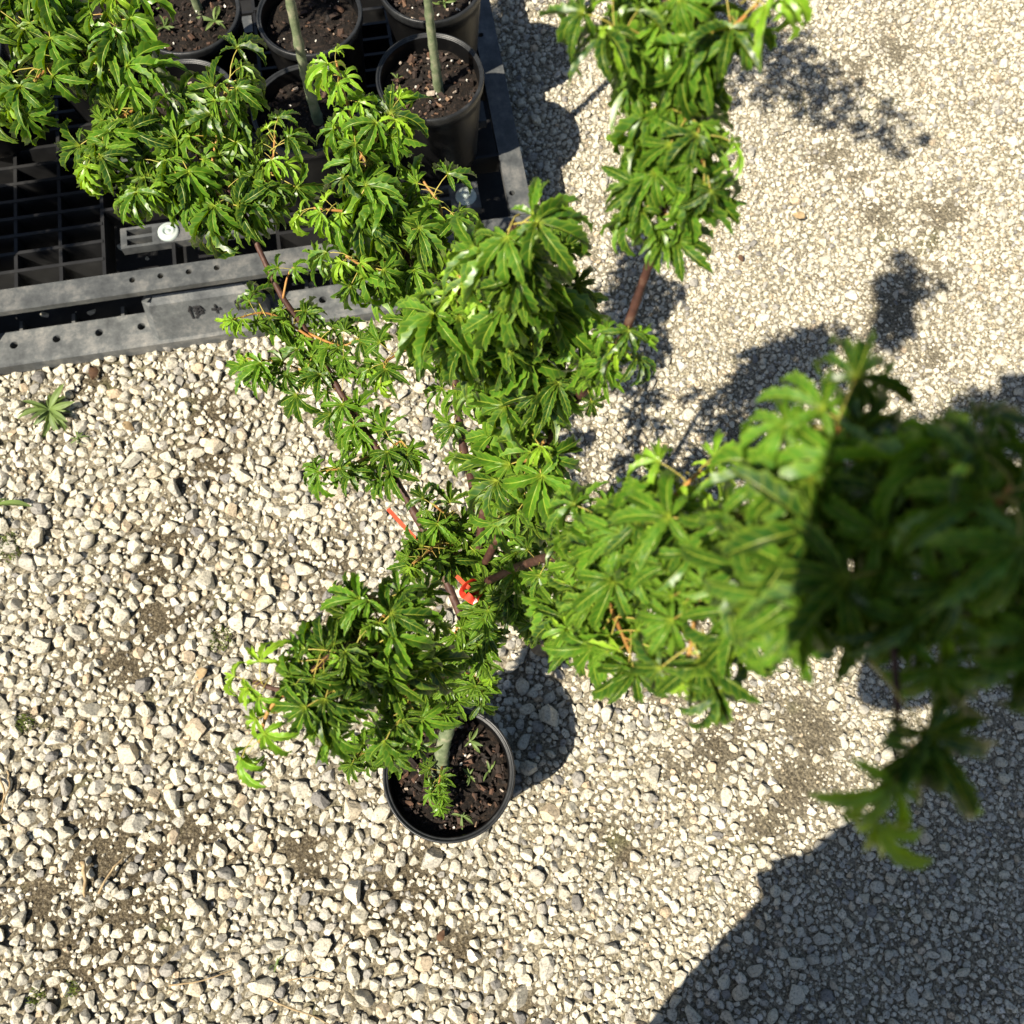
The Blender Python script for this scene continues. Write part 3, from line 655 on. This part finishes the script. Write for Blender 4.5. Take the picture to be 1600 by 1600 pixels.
# low shoots around the trunk
branch([(705,1112,.265),(650,1132,.34),(590,1165,.39),(555,1185,.41)], .0026, .0012, [(.3,1.,22,S*.62,'s')], M_TWIG)
branch([(731,1000,.39),(745,1000,.43),(765,1045,.42)], .0024, .0011, [(.2,1.,16,S*.62,'s',.1)], M_TWIG)
branch([(726,1040,.35),(705,1010,.41),(715,980,.44)], .0022, .0011, [(.2,1.,14,S*.62,'s')], M_TWIG)
branch([(735,960,.42),(760,960,.47),(770,930,.50)], .0022, .0011, [(.2,1.,12,S*.65,'s')], M_TWIG)
branch([(738,930,.44),(700,850,.50),(645,880,.56)], .0028, .0012, [(.2,1.,26,S*.8,'m')], M_TWIG)
branch([(738,930,.44),(720,830,.49),(680,790,.54)], .0028, .0012, [(.2,1.,20,S*.75,'m')], M_TWIG)
branch([(740,925,.44),(790,860,.49),(840,830,.53)], .0028, .0012, [(.15,1.,24,S*.75,'s')], M_TWIG)
branch([(740,930,.44),(800,930,.48),(850,970,.50)], .0026, .0012, [(.15,1.,22,S*.72,'s')], M_TWIG)
branch([(742,920,.45),(810,890,.52),(870,900,.57)], .0026, .0012, [(.2,1.,18,S*.78,'m')], M_TWIG)
branch([(742,900,.46),(780,800,.52),(800,790,.56)], .0026, .0012, [(.2,1.,16,S*.75,'s')], M_TWIG)
branch([(705,1120,.25),(680,1110,.33),(650,1095,.38)], .0020, .0010, [(.3,1.,8,S*.6,'s')], M_TWIG)
branch([(714,1092,.285),(700,1075,.34),(690,1060,.37)], .0020, .0010, [(.2,1.,12,S*.62,'s')], M_TWIG)
branch([(722,1050,.335),(745,1060,.37),(752,1075,.38)], .0020, .0010, [(.2,1.,10,S*.6,'s')], M_TWIG)
branch([(692,1192,.165),(688,1215,.195),(685,1235,.205),(690,1258,.20)], .0022, .0010, [(.15,1.,17,S*.45,'s')], M_TWIG)

# which leaves show largest: a coarse depth test
K = 4; own = -np.ones((1600//K, 1600//K), int)
P = np.array([l['pos'][:] for l in LEAVES]); lx, ly, ld = project(P)
for q in np.argsort(ld):
    r = LEAVES[q]['s']*.72*FPX/ld[q]/K; cx, cy = lx[q]/K, ly[q]/K
    x0, x1, y0, y1 = int(max(0, cx-r)), int(min(1600//K, cx+r+1)), int(max(0, cy-r)), int(min(1600//K, cy+r+1))
    if x0 >= x1 or y0 >= y1: continue
    yy, xx = np.mgrid[y0:y1, x0:x1]; sub = own[y0:y1, x0:x1]; free = ((xx-cx)**2 + (yy-cy)**2 < r*r) & (sub < 0) & (rng.random(sub.shape) < .75)
    sub[free] = q
area = np.bincount(own[own >= 0].ravel(), minlength=len(LEAVES)); top = set(np.argsort(-area)[:300].tolist())
for q, l in enumerate(LEAVES):
    if q not in top: continue
    o = bpy.data.objects.new('leaf', LM[l['kind']][l['var']]); COL.objects.link(o); o.parent = l['owner']
    o.matrix_local = Matrix.Translation(l['pos'] - base) @ l['R'].to_4x4() @ Matrix.Scale(l['s'], 4)
joined_leaves([dict(l, pos=l['pos'] - base) for q, l in enumerate(LEAVES) if q not in top], 'foliage', maple)
print('leaves', len(LEAVES), 'gravel', len(ST))

# red plastic ribbon tied to the trunk
def ribbon(pts, wdt, up=(0,0,1), mb=None):
    path = catmull(pts, 10); mb = mb or MB(); V = []; F = []
    for i, p in enumerate(path):
        t = (path[min(i+1,len(path)-1)] - path[max(i-1,0)]).normalized(); s_ = t.cross(Vector(up)).normalized(); n = s_.cross(t)
        for a, b in ((-1,-1),(1,-1),(1,1),(-1,1)): V.append(p + s_*wdt/2*a + n*.0003*b)
    for i in range(len(path)-1):
        for k in range(4): F.append((i*4+k, i*4+(k+1)%4, i*4+4+(k+1)%4, i*4+4+k))
    return mb.add(V, F)
rb = at(738, 925, .43); tie = empty('marker_ribbon', rb); tag(tie, 'red plastic ribbon tied round the maple trunk with a long tail', 'ribbon')
R_ = lambda *p: at(*p) - rb
ribbon([R_(752,915,.47), R_(738,908,.50), R_(722,922,.51), R_(728,932,.505), R_(748,922,.49), R_(753,914,.475)], .007, (.3,-.5,.5)).build('loop', M_RED, tie)
ribbon([R_(752,928,.49), R_(735,920,.505), R_(718,905,.505), R_(700,884,.50), R_(672,862,.49), R_(640,832,.485), R_(606,795,.48)], .005, (.1,.1,1)).build('tail', M_ORANGE, tie)
ribbon([R_(750,930,.49), R_(740,938,.505), R_(728,930,.51)], .010, (-.4,-.2,.7)).build('knot', M_RED, tie)

# ------------------------------------------------------------------ seedlings in the pots and weeds on the gravel
def weed_leaf(L_, W, droop, seed):
    r = np.random.default_rng(seed); V=[]; F=[]; ve=[]; ed=[]; n=7; p = np.zeros(3)
    for i in range(n):
        t = i/(n-1); el = .55 - droop*t; d = np.array([0, cos(el), sin(el)])
        if i: p = p + d*L_/(n-1)
        wd = W*(.18 + .82*sin(min(1,t/.6)*pi/2))*(1 if t < .6 else max(.04, cos((t-.6)/.4*pi/2)))
        for s_ in (-1,-.12,0,.12,1): V.append(p + np.array([s_*wd, 0, abs(s_)*wd*.35 + r.normal(0, .04*wd)])); ve.append(1. if s_ == 0 else 0.); ed.append(1. if abs(s_) == 1 else 0.)
    for i in range(n-1):
        for k in range(4): F.append((i*5+k, i*5+k+1, i*5+k+6, i*5+k+5))
    me = fast_mesh('leaf', np.array(V), np.array(F)); fattr(me,'vein',ve); fattr(me,'edge',ed); fattr(me,'rnd',np.full(len(V), r.random())); me.materials.append(M_WEED); return me
WL = [weed_leaf(1, .10, random.uniform(.5, 1.1), 900+i) for i in range(5)]
def weed(loc, n, size, label, cat='weed', group=None, lift=.2):
    w_ = empty('weed', loc); tag(w_, label, cat, group)
    MB().tube([(0,0,-.004), (0,0,.006)], [.0025,.002], 6).build('stem', M_WEED, w_)
    for i in range(n):
        a = 2.4*i + random.uniform(-.4,.4); s = size*random.uniform(.3, 1.15)
        o = bpy.data.objects.new('leaf', WL[i % 5]); COL.objects.link(o); o.parent = w_; o.rotation_euler = (random.uniform(-.5, .35)+lift, random.gauss(0,.6), a + random.gauss(0,.5)); o.scale = (s, s, s); o.location = (0,0,.004)
    return w_
def gz(p, dz=.004): return Vector((p.x, p.y, float(ground_z(p.x, p.y)) + dz))
weed(gz(at(82,645,0), .012), 34, .052, 'leafy green rosette weed in the gravel below the pallet corner', lift=.1)
weed(gz(at(125,688,0), .008), 7, .028, 'small green weed just right of and below the big rosette weed', lift=.2)
weed(gz(at(-5,795,0), .010), 7, .085, 'green weed poking in at the left edge of the photo', lift=.0)
weed(gz(at(435,1505,0), .006), 6, .020, 'tiny pale green weed near the bottom edge among pebbles', lift=.3)
def moss(px_, py_, r, label, n=150):
    p = gz(at(px_, py_, 0), .006); mb = MB()
    for i in range(n):
        a = random.uniform(0, 6.28); q = r*sqrt(random.random()); b = Vector((q*cos(a), q*sin(a), 0)); h = r*random.uniform(.25,.6)*(1.2-q/r*.6)
        d = Vector((random.gauss(0,.5), random.gauss(0,.5), 1)).normalized()*h; s_ = d.orthogonal().normalized()*.0011
        mb.add([b-s_, b+s_, b+d*.6+s_*.8, b+d, b+d*.6-s_*.8], [(0,1,2,3,4)])
    o = mb.build('moss_tuft', M_MOSS, None); o.location = p; tag(o, label, 'moss')
moss(345,1000,.022,'round green moss tuft left of the leafy branch tip'); moss(15,858,.028,'yellow green moss tuft at the left edge of the gravel'); moss(40,1130,.016,'small mossy patch on the lower left gravel'); moss(60,1560,.018,'moss tuft near the bottom left corner'); moss(110,1545,.012,'smallest moss tuft by the bottom left corner')
# weeds in the main pot
def pot_weed(px_, py_, z, n, size, label): return weed(at(px_, py_, z), n, size, label, 'seedling', lift=.25)
pot_weed(735,1158,.162,8,.026,'green seedling behind the trunk inside the lone pot'); pot_weed(733,1212,.162,9,.016,'tiny pale seedling in the middle of the lone pot soil')
pot_weed(765,1205,.162,5,.024,'pale two-leaved seedling at the right of the lone pot'); pot_weed(722,1275,.165,8,.022,'grassy seedling at the front of the lone pot'); pot_weed(660,1170,.162,8,.016,'round leaved seedling left of the trunk in the lone pot')
# dry twigs, straw and dead leaves
def straw(pts, r, label, name='dry_twig', m=M_STRAW):
    P = [gz(at(a, b, 0), .016) for a, b in pts]; c = P[0].copy(); o = tree_tube([p - c + Vector((0,0,random.uniform(-.003,.004))) for p in catmull(P, 4)], r, r*.5, 5).build(name, m, None, True); o.location = c; tag(o, label, 'twig')
straw([(425,1556),(455,1570),(485,1580),(520,1598)], .0018, 'thin pale twig curving along the bottom edge'); straw([(455,1528),(490,1524),(525,1534)], .0012, 'short arched straw above the bottom edge twig')
straw([(268,1538),(320,1530),(372,1512)], .0015, 'straight dry straw below a grey stone, bottom left'); straw([(160,1395),(180,1360),(198,1340)], .0022, 'brown stick lying on bare dirt at lower left')
straw([(137,1345),(140,1375),(138,1400)], .004, 'pale flat splinter beside the brown stick'); straw([(532,1488),(540,1476),(548,1468)], .0013, 'tiny straw bit beneath the pot among pebbles')
straw([(3,1210),(14,1235),(8,1270)], .0022, 'golden straw bundle stem at the left edge'); straw([(18,1205),(22,1230),(5,1262)], .0016, 'second golden straw crossing the first at the left edge'); straw([(0,1290),(20,1288)], .0014, 'short straw below the golden straws at left edge')
def flake(px_, py_, size, label, m=M_DEADLEAF, rz=None, name='dead_leaf'):
    p = gz(at(px_, py_, 0), .012); n = 7; V = []; F = []
    for i in range(n):
        t = i/(n-1); wd = .32*sin(pi*min(.97, t+.03))**.8
        for s_ in (-1, 0, 1): V.append((s_*wd*size, (t-.5)*size, size*(.16*abs(s_) + .12*sin(t*5) + random.uniform(-.03,.03))))
    for i in range(n-1):
        for k in range(2): F.append((i*3+k, i*3+k+1, i*3+k+4, i*3+k+3))
    o = MB().add(V, F).build(name, m, None, True); o.location = p; o.rotation_euler = (random.gauss(0,.25), random.gauss(0,.25), random.uniform(0,6.28) if rz is None else rz)
    md = o.modifiers.new('thickness', 'SOLIDIFY'); md.thickness = .0006; tag(o, label, 'dead leaf')
flake(1245,345,.024,'orange brown dry flake on the open gravel at right', M_STRAW, 1.2); flake(150,588,.026,'brown dead leaf close to the pallet base at left'); flake(205,672,.024,'tan dry leaf flake on the gravel left of centre', M_STRAW)
flake(690,1460,.018,'small rust coloured flake below the pot'); flake(318,1055,.026,'pinkish tan chip near the moss tuft', M_STRAW); flake(840,1015,.040,'tan dry leaf lying above the pot shadow', M_STRAW, .9); flake(1155,410,.014,'tiny orange flake on the bright gravel')

# ------------------------------------------------------------------ pots and saplings on the pallet
PR, PH = .0895, .18
def sapling(pos, top, r, label, lean, crown=None, seed=3, n=70, shade=None):
    random.seed(seed); t = empty('sapling_tree', pos); tag(t, label, 'tree', 'saplings on the pallet')
    P = [Vector((0,0,-.02)), Vector((lean[0]*.1, lean[1]*.1, top*.15)), Vector((lean[0]*.35, lean[1]*.35, top*.45)), Vector((lean[0], lean[1], top))]
    P[2] += Vector((random.uniform(-.012,.012), random.uniform(-.012,.012), 0)); path = catmull(P, 16); tree_tube(path, r, r*.55, 12, True).build('trunk', M_TRUNK, t, True); L_ = []
    tips = crown or [(random.uniform(-.16,.16), random.uniform(-.12,.16), random.uniform(.12,.42)) for _ in range(6)]
    for c in tips:
        st = path[int(len(path)*random.uniform(.8,.97))]; e_ = P[-1] + Vector(c); b = catmull([st, st.lerp(e_, .5) + Vector((0,0,.03)), e_], 6)
        o = tree_tube(b, r*.4, .0012, 6).build('branch', M_BRANCH, t, True); place_leaves(b, .2, 1., n//len(tips), .045, 'm', L_, o)
    joined_leaves(L_, 'foliage', t); return t
pots = [(-.147,.205,'black nursery pot at the pallet front right corner with a green trunk', 240), (-.352,.176,'black nursery pot on the pallet left of the corner pot, behind yellow-tipped leaves', 160),
        (-.328,.366,'shaded black nursery pot in the second row between two others', 120), (-.118,.402,'black nursery pot right behind the corner pot, cut by the top edge', 200),
        (-.530,.405,'black nursery pot with seedlings at the top edge above the long left branch', 200), (-.548,.218,'black nursery pot mostly hidden beneath the left leafy clump', 120),
        (-.925,.385,'black nursery pot in deep shade at the far left of the pallet', 80), (-.725,.425,'black nursery pot behind the left clump near the top edge', 100), (-1.075,.115,'black nursery pot at the pallet left front corner, outside the picture', 60)]
for i, (u, v, lab, ch) in enumerate(pots):
    make_pot(pl(u, v, PT+.001), PR, PH, .028, lab, 'nursery pots on the pallet', ch, 60+i, i*.7)
Z0 = PT + PH - .028
sapling(pl(-.135,.195,Z0), .72, .0085, 'sapling with smooth green trunk in the corner pot', (-.035,.06), seed=5)
sapling(pl(-.338,.165,Z0), .74, .0090, 'sapling with green and tan trunk in the pot behind yellow-tipped leaves', (-.02,.08), seed=6)
# its neighbour behind: a leaning leafy limb that shades the open gravel to the right
p0 = pl(-.118,.42,Z0); zc = .98
def above(px_, py_, z): g = at(px_, py_, 0); return Vector((g.x - LDIR.x/(-LDIR.z)*z, g.y - LDIR.y/(-LDIR.z)*z, z))
sapling(p0, .6, .0085, 'sapling in the pot cut by the top edge, leaning out to the right', (.03,.05), [tuple(above(x, y, z) - p0 - Vector((.03,.05,.6))) for x, y, z in ((1150,155,.90),(1200,165,.92),(1250,175,.95),(1290,190,.97),(1340,210,1.0),(1385,228,1.02),(1425,238,1.04),(1455,215,1.06))], seed=8, n=200)
sapling(pl(-.555,.225,Z0), .60, .0080, 'unseen sapling added behind the left leafy clump to shade the pots', (-.06,.02), [(-.05,-.02,.0),(-.1,.06,.06),(.03,.05,.10),(-.02,.12,.02),(.08,.0,.08),(.0,.05,.2)], seed=14, n=120)  # added out of view; its dense crown throws shade over the back pots
sapling(pl(-.515,.43,Z0), .66, .0075, 'sapling in the seedling pot by the top edge', (-.05,.08), seed=9)
sapling(pl(-.92,.40,Z0), .70, .0080, 'sapling in the deeply shaded far left pot', (-.04,.06), seed=10)
sapling(pl(-1.075,.115,Z0), .42, .0080, 'sapling in the left front corner pot, outside the picture, its crown shaped to shade the deck', (-.02,.02), [(-.06,-.16,.0),(-.12,-.24,.05),(-.17,-.20,.12),(-.10,-.30,.10),(-.2,-.28,.16),(-.05,-.22,-.08),(-.15,-.14,.05),(-.02,-.1,.0)], seed=11, n=190)  # unseen crown, leaned forward and filled out to shade the deck's left end
random.seed(21)
for (u, v, n, s, lab) in ((-.49,.40,9,.030,'seedling with dark leaves in the top edge pot'), (-.575,.40,8,.03,'second seedling left in the top edge pot'), (-.10,.375,8,.022,'mossy seedling in the pot behind the corner pot'), (-.20,.225,6,.015,'tiny seedling left of the corner pot trunk')):
    weed(pl(u, v, Z0+.002), n, s, lab, 'seedling', lift=.3)

# ------------------------------------------------------------------ the photographer (stands behind the camera; only the shadow is in view)
PO = Vector((.19,-.37,0)); HB = Vector((-.07,-.20,0)); person = empty('person', PO); tag(person, 'person in dark clothes holding up a phone, seen here only as a shadow', 'person')
M_SKIN = noisy('skin', [(.3, (.40,.24,.17)), (.7, (.48,.30,.21))], 30, .5, .1, .0005)
M_SHIRT = noisy('dark_shirt', [(.3, (.03,.035,.05)), (.7, (.05,.055,.07))], 200, .9, .3, .0008)
M_TROUS = noisy('grey_trousers', [(.3, (.06,.06,.065)), (.7, (.09,.09,.095))], 200, .9, .3, .0008)
M_SHOE = noisy('dark_shoe', [(.3, (.02,.02,.02)), (.7, (.04,.04,.04))], 60, .6, .2, .0008)
M_HAIR = noisy('dark_hair', [(.3, (.015,.01,.008)), (.7, (.04,.03,.02))], 120, .6, .5, .002)
M_PHONE = noisy('phone_shell', [(.3, (.01,.01,.012)), (.7, (.02,.02,.022))], 50, .25, 0)
CW = Vector((0,0,CAM_H)); fw = Vector(FW); up = Vector(UP); rt = Vector(RT); O = PO
phc = CW - fw*.013 + rt*(.020) - up*.036                # phone centre, just behind the lens
def skin(name, verts, edges, m, root=0, sub=2):
    me = bpy.data.meshes.new(name); me.from_pydata([tuple(v[0]) for v in verts], edges, []); o = link(name, me, m, person)
    sk = o.modifiers.new('skin', 'SKIN'); sk.use_smooth_shade = True
    for i, v in enumerate(verts):
        r = v[1]; me.skin_vertices[0].data[i].radius = (r, r) if not isinstance(r, tuple) else r; me.skin_vertices[0].data[i].use_root = (i == root)
    ss = o.modifiers.new('sub', 'SUBSURF'); ss.levels = ss.render_levels = sub; return o
def chain(vs, es, pts, start):
    prev = start
    for p in pts: vs.append(p); es.append((prev, len(vs)-1)); prev = len(vs)-1
    return prev
def limb_pts(side): # shoulder, elbow, wrist, palm in person space
    s = side; wrist = phc - O + rt*(-.074 if s < 0 else .055) - up*(.080 if s < 0 else .085) - fw*.03
    return Vector((s*.185,.02,1.405)), (Vector((-.23,.05,1.15)) if s < 0 else Vector((.16,.14,1.22))), wrist
vs_, es_ = [(Vector((0,-.18,.93)), (.15,.10))], []
ch = chain(vs_, es_, [(Vector((0,-.12,1.10)), (.13,.095)), (Vector((0,-.05,1.28)), (.145,.10)), (Vector((0,.01,1.42)), (.10,.075))], 0)
nk = chain(vs_, es_, [(Vector((0,.02,1.50)), .052), (Vector((0,.05,1.57)), (.070,.078)), (Vector((0,.06,1.65)), (.074,.092)), (Vector((0,.055,1.72)), (.055,.065))], ch)
hands = []
for s in (-1, 1):
    a, b, c = limb_pts(s)
    e_ = chain(vs_, es_, [(a, .055), (a.lerp(b,.5), .045), (b, .040), (b.lerp(c,.45), .040), (c, .034)], ch)
    palm = phc - O + rt*(-.088 if s < 0 else .048) - up*(-.018 if s < 0 else .045) - fw*.022
    e_ = chain(vs_, es_, [(palm, (.046,.024) if s < 0 else (.030,.016))], e_)
    for k in range(4):                                   # fingers wrap the long edge of the phone
        f0 = palm + up*(.018 - .016*k) + rt*(s*.006); l = (.9,1.,.95,.75)[k]
        chain(vs_, es_, [(f0 + rt*(.010 if s < 0 else .012) + fw*.010, .0085), (f0 + rt*(.042*l if s < 0 else .004*l) + fw*.020, .008), (f0 + rt*(.074*l if s < 0 else -.012*l) + fw*(.010 if s < 0 else .024) - up*.002, .007)], e_)
    chain(vs_, es_, [(palm - rt*(s*.014) + up*.012 - fw*.004, .010), (palm - rt*(s*.026) + up*.034, .0085)], e_)
for s in (-1, 1):
    chain(vs_, es_, [(Vector((s*.095,0,.88))+HB, .085), (Vector((s*.10,.01,.50))+HB, .055), (Vector((s*.11,-.02,.30))+HB, .050), (Vector((s*.11,-.02,.09))+HB, .035), (Vector((s*.115,.08,.035))+HB, .032), (Vector((s*.12,.15,.028))+HB, .026)], 0)
skin('body', vs_, es_, M_SKIN)
v2, e2 = [(Vector((-.03,-.20,.90)), (.195,.14)), (Vector((-.05,-.205,.76)), (.20,.13))], [(0,1)]
c2 = chain(v2, e2, [(Vector((0,-.12,1.10)), (.185,.14)), (Vector((0,-.05,1.28)), (.19,.135)), (Vector((0,.01,1.425)), (.115,.085))], 0); chain(v2, e2, [(Vector((0,.015,1.475)), .062)], c2)
for s in (-1, 1):
    a, b, c = limb_pts(s); chain(v2, e2, [(a, .075), (a.lerp(b,.5), .064), (b, .058), (b.lerp(c,.55), .050), (b.lerp(c,.9), .048)], c2)
skin('shirt', v2, e2, M_SHIRT)
v3, e3 = [(Vector((-.03,-.19,.93)), (.175,.13)), (Vector((-.01,-.15,1.03)), (.16,.12))], [(0,1)]
for s in (-1, 1): chain(v3, e3, [(Vector((s*.095,0,.86))+HB, .145), (Vector((s*.10,.01,.50))+HB, .112), (Vector((s*.11,-.02,.30))+HB, .088), (Vector((s*.11,-.02,.10))+HB, .062)], 0)
skin('trousers', v3, e3, M_TROUS)
for s in (-1, 1): skin('shoe', [(Vector((s*.11,-.05,.05))+HB, (.045,.05)), (Vector((s*.115,.06,.045))+HB, (.05,.042)), (Vector((s*.12,.17,.035))+HB, (.046,.03))], [(0,1),(1,2)], M_SHOE)
skin('hair', [(Vector((0,-.01,1.60)), (.06,.05)), (Vector((0,.0,1.69)), (.085,.085)), (Vector((0,.045,1.755)), (.075,.06)), (Vector((0,.11,1.745)), (.05,.03))], [(0,1),(1,2),(2,3)], M_HAIR)
# face
fm = MB(); fm.tube([(0,.135,1.665),(0,.150,1.635),(0,.158,1.615),(0,.140,1.605)], [.007,.010,.014,.008], 8)
fm.build('nose', M_SKIN, person, True)
for s in (-1, 1):
    MB().lathe([(0,.011),(.008,.008),(.011,0),(.008,-.008),(0,-.011)], 10).build('eye', M_HAIR, person, True).location = (s*.032,.128,1.660)
    MB().lathe([(0,.022),(.010,.014),(.013,0),(.009,-.016),(0,-.022)], 10).build('ear', M_SKIN, person, True).location = (s*.076,.05,1.640)
MB().tube([(-.024,.126,1.575),(0,.136,1.573),(.024,.126,1.575)], [.004,.006,.004], 6).build('mouth', M_DEADLEAF, person, True)
# phone
Mp = Matrix((rt, up, -fw)).transposed().to_4x4(); Mp.translation = phc
phone = empty('phone', phc); phone.rotation_euler = Mp.to_euler(); tag(phone, 'slim dark phone held up by the photographer, its shadow a small rectangle at right', 'phone')
MB().box(-.0375,.0375,-.080,.080,-.004,.004,.003).build('case', M_PHONE, phone); MB().box(-.035,.035,-.076,.076,.0042,.0046).build('screen', M_DARKMARK, phone)
